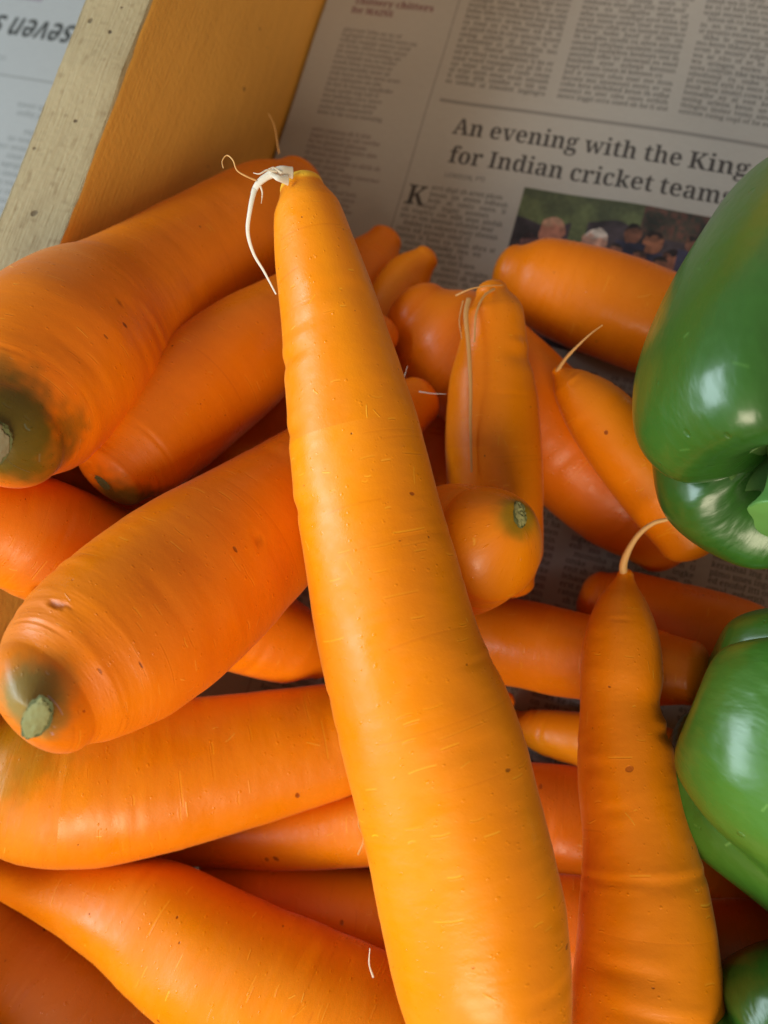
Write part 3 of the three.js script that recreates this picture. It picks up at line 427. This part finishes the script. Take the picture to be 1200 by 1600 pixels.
carrot(SP.rim_carrot, 'carrot resting across the wooden rim, with a dark green crown at the left edge', { tint: [1, 1.06, 1], seed: 99, skin: 2, green: { rad: 24, off: 9, amt: 0.95, dir: 80 * deg, tint: [0.11, 0.42, 5] }, stub: [5, 3, 0.5, scarMat], skew: [0.4, 0.4, -0.05], pits: [[44, 60 * deg, 0.7, 0.2, 0.9]], hairs: [['root_hair', [[-118.7, 52.0, -145.5], [-119.3, 56.0, -148.6], [-120.6, 58.0, -151.7], [-122.6, 60.0, -154.0]], 0.3, 0.1]], lump: 0.03, folds: [[62, 4, 0.9, -80 * deg, 1.2]] });

// ------------------------------------------------------------------ bell peppers
function pepperSkin(k) {
  const W = 1024, H = 512, c = canvas(W, H), g = c.getContext('2d'), im = g.createImageData(W, H), d = im.data, b = canvas(W, H), gb = b.getContext('2d'), ib = gb.createImageData(W, H), e = ib.data;
  for (let y = 0; y < H; y++) for (let x = 0; x < W; x++) {
    const a = x / W * 6.28318, ca = Math.cos(a) * 2, sa = Math.sin(a) * 2, v = y / H * 6, n = fbm(ca + k * 4, sa, v), f = noise(ca * 30, sa * 30, v * 20 + k), i = (y * W + x) * 4, t = clamp(0.5 + 0.3 * n + 0.05 * f);
    const li = k ? 1.55 : 0.92; d[i] = sr((0.016 + 0.026 * t) * li * (k ? 1.15 : 1)); d[i + 1] = sr((0.075 + 0.07 * t) * li); d[i + 2] = sr((0.007 + 0.009 * t) * li); d[i + 3] = 255;
    const h = 128 + 50 * noise(ca * 2.5, sa * 2.5 + k, v * 2.4) + 20 * noise(ca * 9, sa * 9, v * 9) + 5 * f; e[i] = e[i + 1] = e[i + 2] = clamp(h, 0, 255); e[i + 3] = 255;
  }
  g.putImageData(im, 0, 0); gb.putImageData(ib, 0, 0);
  for (let i = 0; i < 70; i++) { const x = R(0, W), y = R(40, H - 40), l = R(4, 22), a = R(0, 6); g.strokeStyle = `rgba(190,225,150,${R(0.1, 0.4)})`; g.lineWidth = R(0.8, 1.6); g.beginPath(); g.moveTo(x, y); g.lineTo(x + l * Math.cos(a), y + l * 0.5 * Math.sin(a)); g.stroke(); }
  for (let i = 0; i < 60; i++) { const x = R(0, W), y = R(0, H), r = R(1, 3); gb.fillStyle = `rgba(${rnd() < 0.5 ? '40,40,40' : '220,220,220'},0.6)`; gb.beginPath(); gb.ellipse(x, y, r, r, 0, 0, 7); gb.fill(); }
  const t = tex(c, true), u = tex(b); return new THREE.MeshPhysicalMaterial({ map: t, bumpMap: u, bumpScale: 0.0011, roughness: 0.36, clearcoat: 0.55, clearcoatRoughness: 0.2, specularIntensity: 0.9 });
}
const pepperMats = [0, 1].map(pepperSkin);
const pepperStem = new THREE.MeshPhysicalMaterial({ color: new THREE.Color(0.10, 0.25, 0.05), roughness: 0.5, clearcoat: 0.2, clearcoatRoughness: 0.4 });
const calyxMat = new THREE.MeshStandardMaterial({ color: new THREE.Color(0.06, 0.14, 0.028), roughness: 0.6 });
// c: centre, ax: towards the stem, cre: a direction in which a crease runs, Rr: radius, Lh: half length
function pepper(c, ax, cre, Rr, Lh, n, label, o = {}) {
  const A = new THREE.Vector3(...ax).normalize(), E = new THREE.Vector3(...cre); E.addScaledVector(A, -E.dot(A)).normalize(); const F = A.clone().cross(E), C = new THREE.Vector3(...c).multiplyScalar(mm);
  const base = C.clone(); base.y -= Rr;
  const g = thing('bell_pepper', label, 'bell pepper', base, 'green bell peppers at the right of the crate');
  const prof = new THREE.CatmullRomCurve3((o.prof || [[0, -0.72], [0.13, -0.76], [0.34, -0.93], [0.58, -0.94], [0.8, -0.72], [0.92, -0.3], [1.0, 0.2], [0.99, 0.58], [0.87, 0.88], [0.64, 1.0], [0.42, 0.93], [0.26, 0.74], [0.16, 0.58], [0, 0.52]]).map(([a, b]) => new THREE.Vector3(a, b, 0)), false, 'centripetal');
  const NV = 130, NU = 200, pos = [], uv = [], idx = [], m = NU + 1, s = o.seed || 1, sc = []; seed = 50 + s; for (let i = 0; i < n; i++) sc.push(R(0.93, 1.07));
  const L = o.lobe || [0.3, 0.12, 0.26];
  for (let i = 0; i <= NV; i++) {
    const v = i / NV, q = prof.getPointAt(v);
    for (let j = 0; j <= NU; j++) {
      const a = (j % NU) / NU * 6.283185, w = a / 6.283185 * n, k0 = Math.floor(w) % n, c1 = Math.abs(Math.sin(n * a / 2)), gk = Math.pow(1 - c1, o.sharp || 2.4);
      const dep = q.y < 0 ? L[1] + (L[0] - L[1]) * smooth(-0.1, -0.9, q.y) : L[1] + (L[2] - L[1]) * smooth(0.3, 0.95, q.y);
      const lobe = 1 + (sc[k0] - 1) * smooth(0, 0.6, c1);
      const r = q.x * Rr * (1 - dep * gk) * lobe * (1 + 0.035 * noise(Math.cos(a) * 1.2 + s, Math.sin(a) * 1.2, v * 3)), y = q.y * Lh * (1 - 0.16 * gk * smooth(0.5, 0.9, Math.abs(q.y)) * smooth(0.1, 0.5, q.x)) * (1 + (lobe - 1) * 0.8);
      const bend = (o.bend || 0) * (q.y * q.y) * Rr;
      const p = new THREE.Vector3().addScaledVector(A, y).addScaledVector(E, Math.cos(a) * r + bend).addScaledVector(F, Math.sin(a) * r).add(C).sub(base);
      pos.push(p.x, p.y, p.z); uv.push(j / NU, v);
    }
  }
  for (let i = 0; i < NV; i++) for (let j = 0; j < NU; j++) { const a = i * m + j, b = a + 1, e = a + m, f = e + 1; idx.push(a, b, e, b, f, e); }
  const geo = new THREE.BufferGeometry(); geo.setAttribute('position', new THREE.Float32BufferAttribute(pos, 3)); geo.setAttribute('uv', new THREE.Float32BufferAttribute(uv, 2)); geo.setIndex(idx); geo.computeVertexNormals();
  const N = geo.attributes.normal; for (let i = 0; i <= NV; i++) { const a = i * m, b = a + NU, v = new THREE.Vector3(N.getX(a) + N.getX(b), N.getY(a) + N.getY(b), N.getZ(a) + N.getZ(b)).normalize(); N.setXYZ(a, v.x, v.y, v.z); N.setXYZ(b, v.x, v.y, v.z); }
  mesh('body', geo, pepperMats[o.mat || 0], g);
  if (o.stem) {
    const w = (x, y, z) => new THREE.Vector3().addScaledVector(E, x * Rr).addScaledVector(F, y * Rr).addScaledVector(A, z * Lh).add(C).sub(base).toArray();
    // ribbed stem
    const cv = new THREE.CatmullRomCurve3([w(0, 0, 0.5), w(0, 0, 0.72), w(o.stem[0] * 0.4, o.stem[1] * 0.4, 0.86), w(o.stem[0], o.stem[1], 1.02)].map((p) => new THREE.Vector3(...p))), fr = cv.computeFrenetFrames(30, false), sp = [], si = [], SN = 40;
    for (let i = 0; i <= 30; i++) { const t = i / 30, p = cv.getPointAt(t), r0 = Rr * (0.17 + 0.16 * Math.pow(1 - t, 3) + 0.05 * smooth(0.8, 1, t)); for (let j = 0; j < SN; j++) { const a = j / SN * 6.2832, r = r0 * (1 + 0.09 * Math.cos(5 * a + t) + 0.05 * noise(a * 2, t * 5, 3)); sp.push(...p.clone().addScaledVector(fr.normals[i], Math.cos(a) * r).addScaledVector(fr.binormals[i], Math.sin(a) * r).toArray()); } }
    for (let i = 0; i < 30; i++) for (let j = 0; j < SN; j++) { const a = i * SN + j, b = i * SN + (j + 1) % SN, e = a + SN, f = b + SN; si.push(a, b, e, b, f, e); }
    const k = sp.length / 3; sp.push(...cv.getPointAt(1).toArray()); for (let j = 0; j < SN; j++) si.push(30 * SN + j, 30 * SN + (j + 1) % SN, k);
    const sg = new THREE.BufferGeometry(); sg.setAttribute('position', new THREE.Float32BufferAttribute(sp, 3)); sg.setIndex(si); sg.computeVertexNormals(); mesh('stem', sg, pepperStem, g);
    // star-shaped calyx lying in the hollow, two sheets with an edge
    const cp = [], ci = [], CN = 90, CR = 14;
    for (let side = 0; side < 2; side++) for (let i = 0; i <= CR; i++) for (let j = 0; j < CN; j++) { const a = j / CN * 6.2832, reach = 0.30 + 0.10 * Math.pow(Math.abs(Math.cos(2.5 * a)), 1.5) + 0.03 * noise(Math.cos(a) * 3, Math.sin(a) * 3, s), q = 0.12 + (reach - 0.12) * i / CR; const z = 0.60 + 0.95 * Math.max(0, q - 0.14) + 0.03 * noise(q * 9, a * 2, 4) + (side ? -0.02 : 0.045) + (i === CR ? (side ? 0.02 : -0.025) : 0); cp.push(...w(Math.cos(a) * q, Math.sin(a) * q, z)); }
    const h = (CR + 1) * CN; for (let i = 0; i < CR; i++) for (let j = 0; j < CN; j++) { const a = i * CN + j, b = i * CN + (j + 1) % CN, e = a + CN, f = b + CN; ci.push(a, e, b, b, e, f, h + a, h + b, h + e, h + b, h + f, h + e); }
    for (let j = 0; j < CN; j++) { const a = CR * CN + j, b = CR * CN + (j + 1) % CN; ci.push(a, h + a, b, b, h + a, h + b); }
    const cg = new THREE.BufferGeometry(); cg.setAttribute('position', new THREE.Float32BufferAttribute(cp, 3)); cg.setIndex(ci); cg.computeVertexNormals(); mesh('calyx', cg, calyxMat, g);
  }
}
pepper([53.2, 85.0, -98.9], [-0.088, 0.393, 0.915], [-0.754, -0.032, 0.656], 0.0415, 0.055, 4, 'upper green bell pepper with its stem end facing the tall right carrot', { seed: 4, stem: [0.02, 0.05], mat: 0 });
pepper([84.5, 66.0, -0.0], [0.974, 0.164, 0.156], [-0.366, 0.460, -0.809], 0.041, 0.043, 3, 'lower green bell pepper at the right edge beside the tall carrot', { seed: 9, stem: [0.1, 0.1], mat: 1, lobe: [0.26, 0.10, 0.26], sharp: 3.2 });
pepper([91.5, 60.0, 71.0], [0.508, -0.844, 0.172], [0.243, -0.200, 0.949], 0.034, 0.040, 3, 'green bell pepper showing only a corner at the bottom right', { seed: 13, stem: [0.1, 0.1], mat: 0 });

renderer.render(scene, camera);
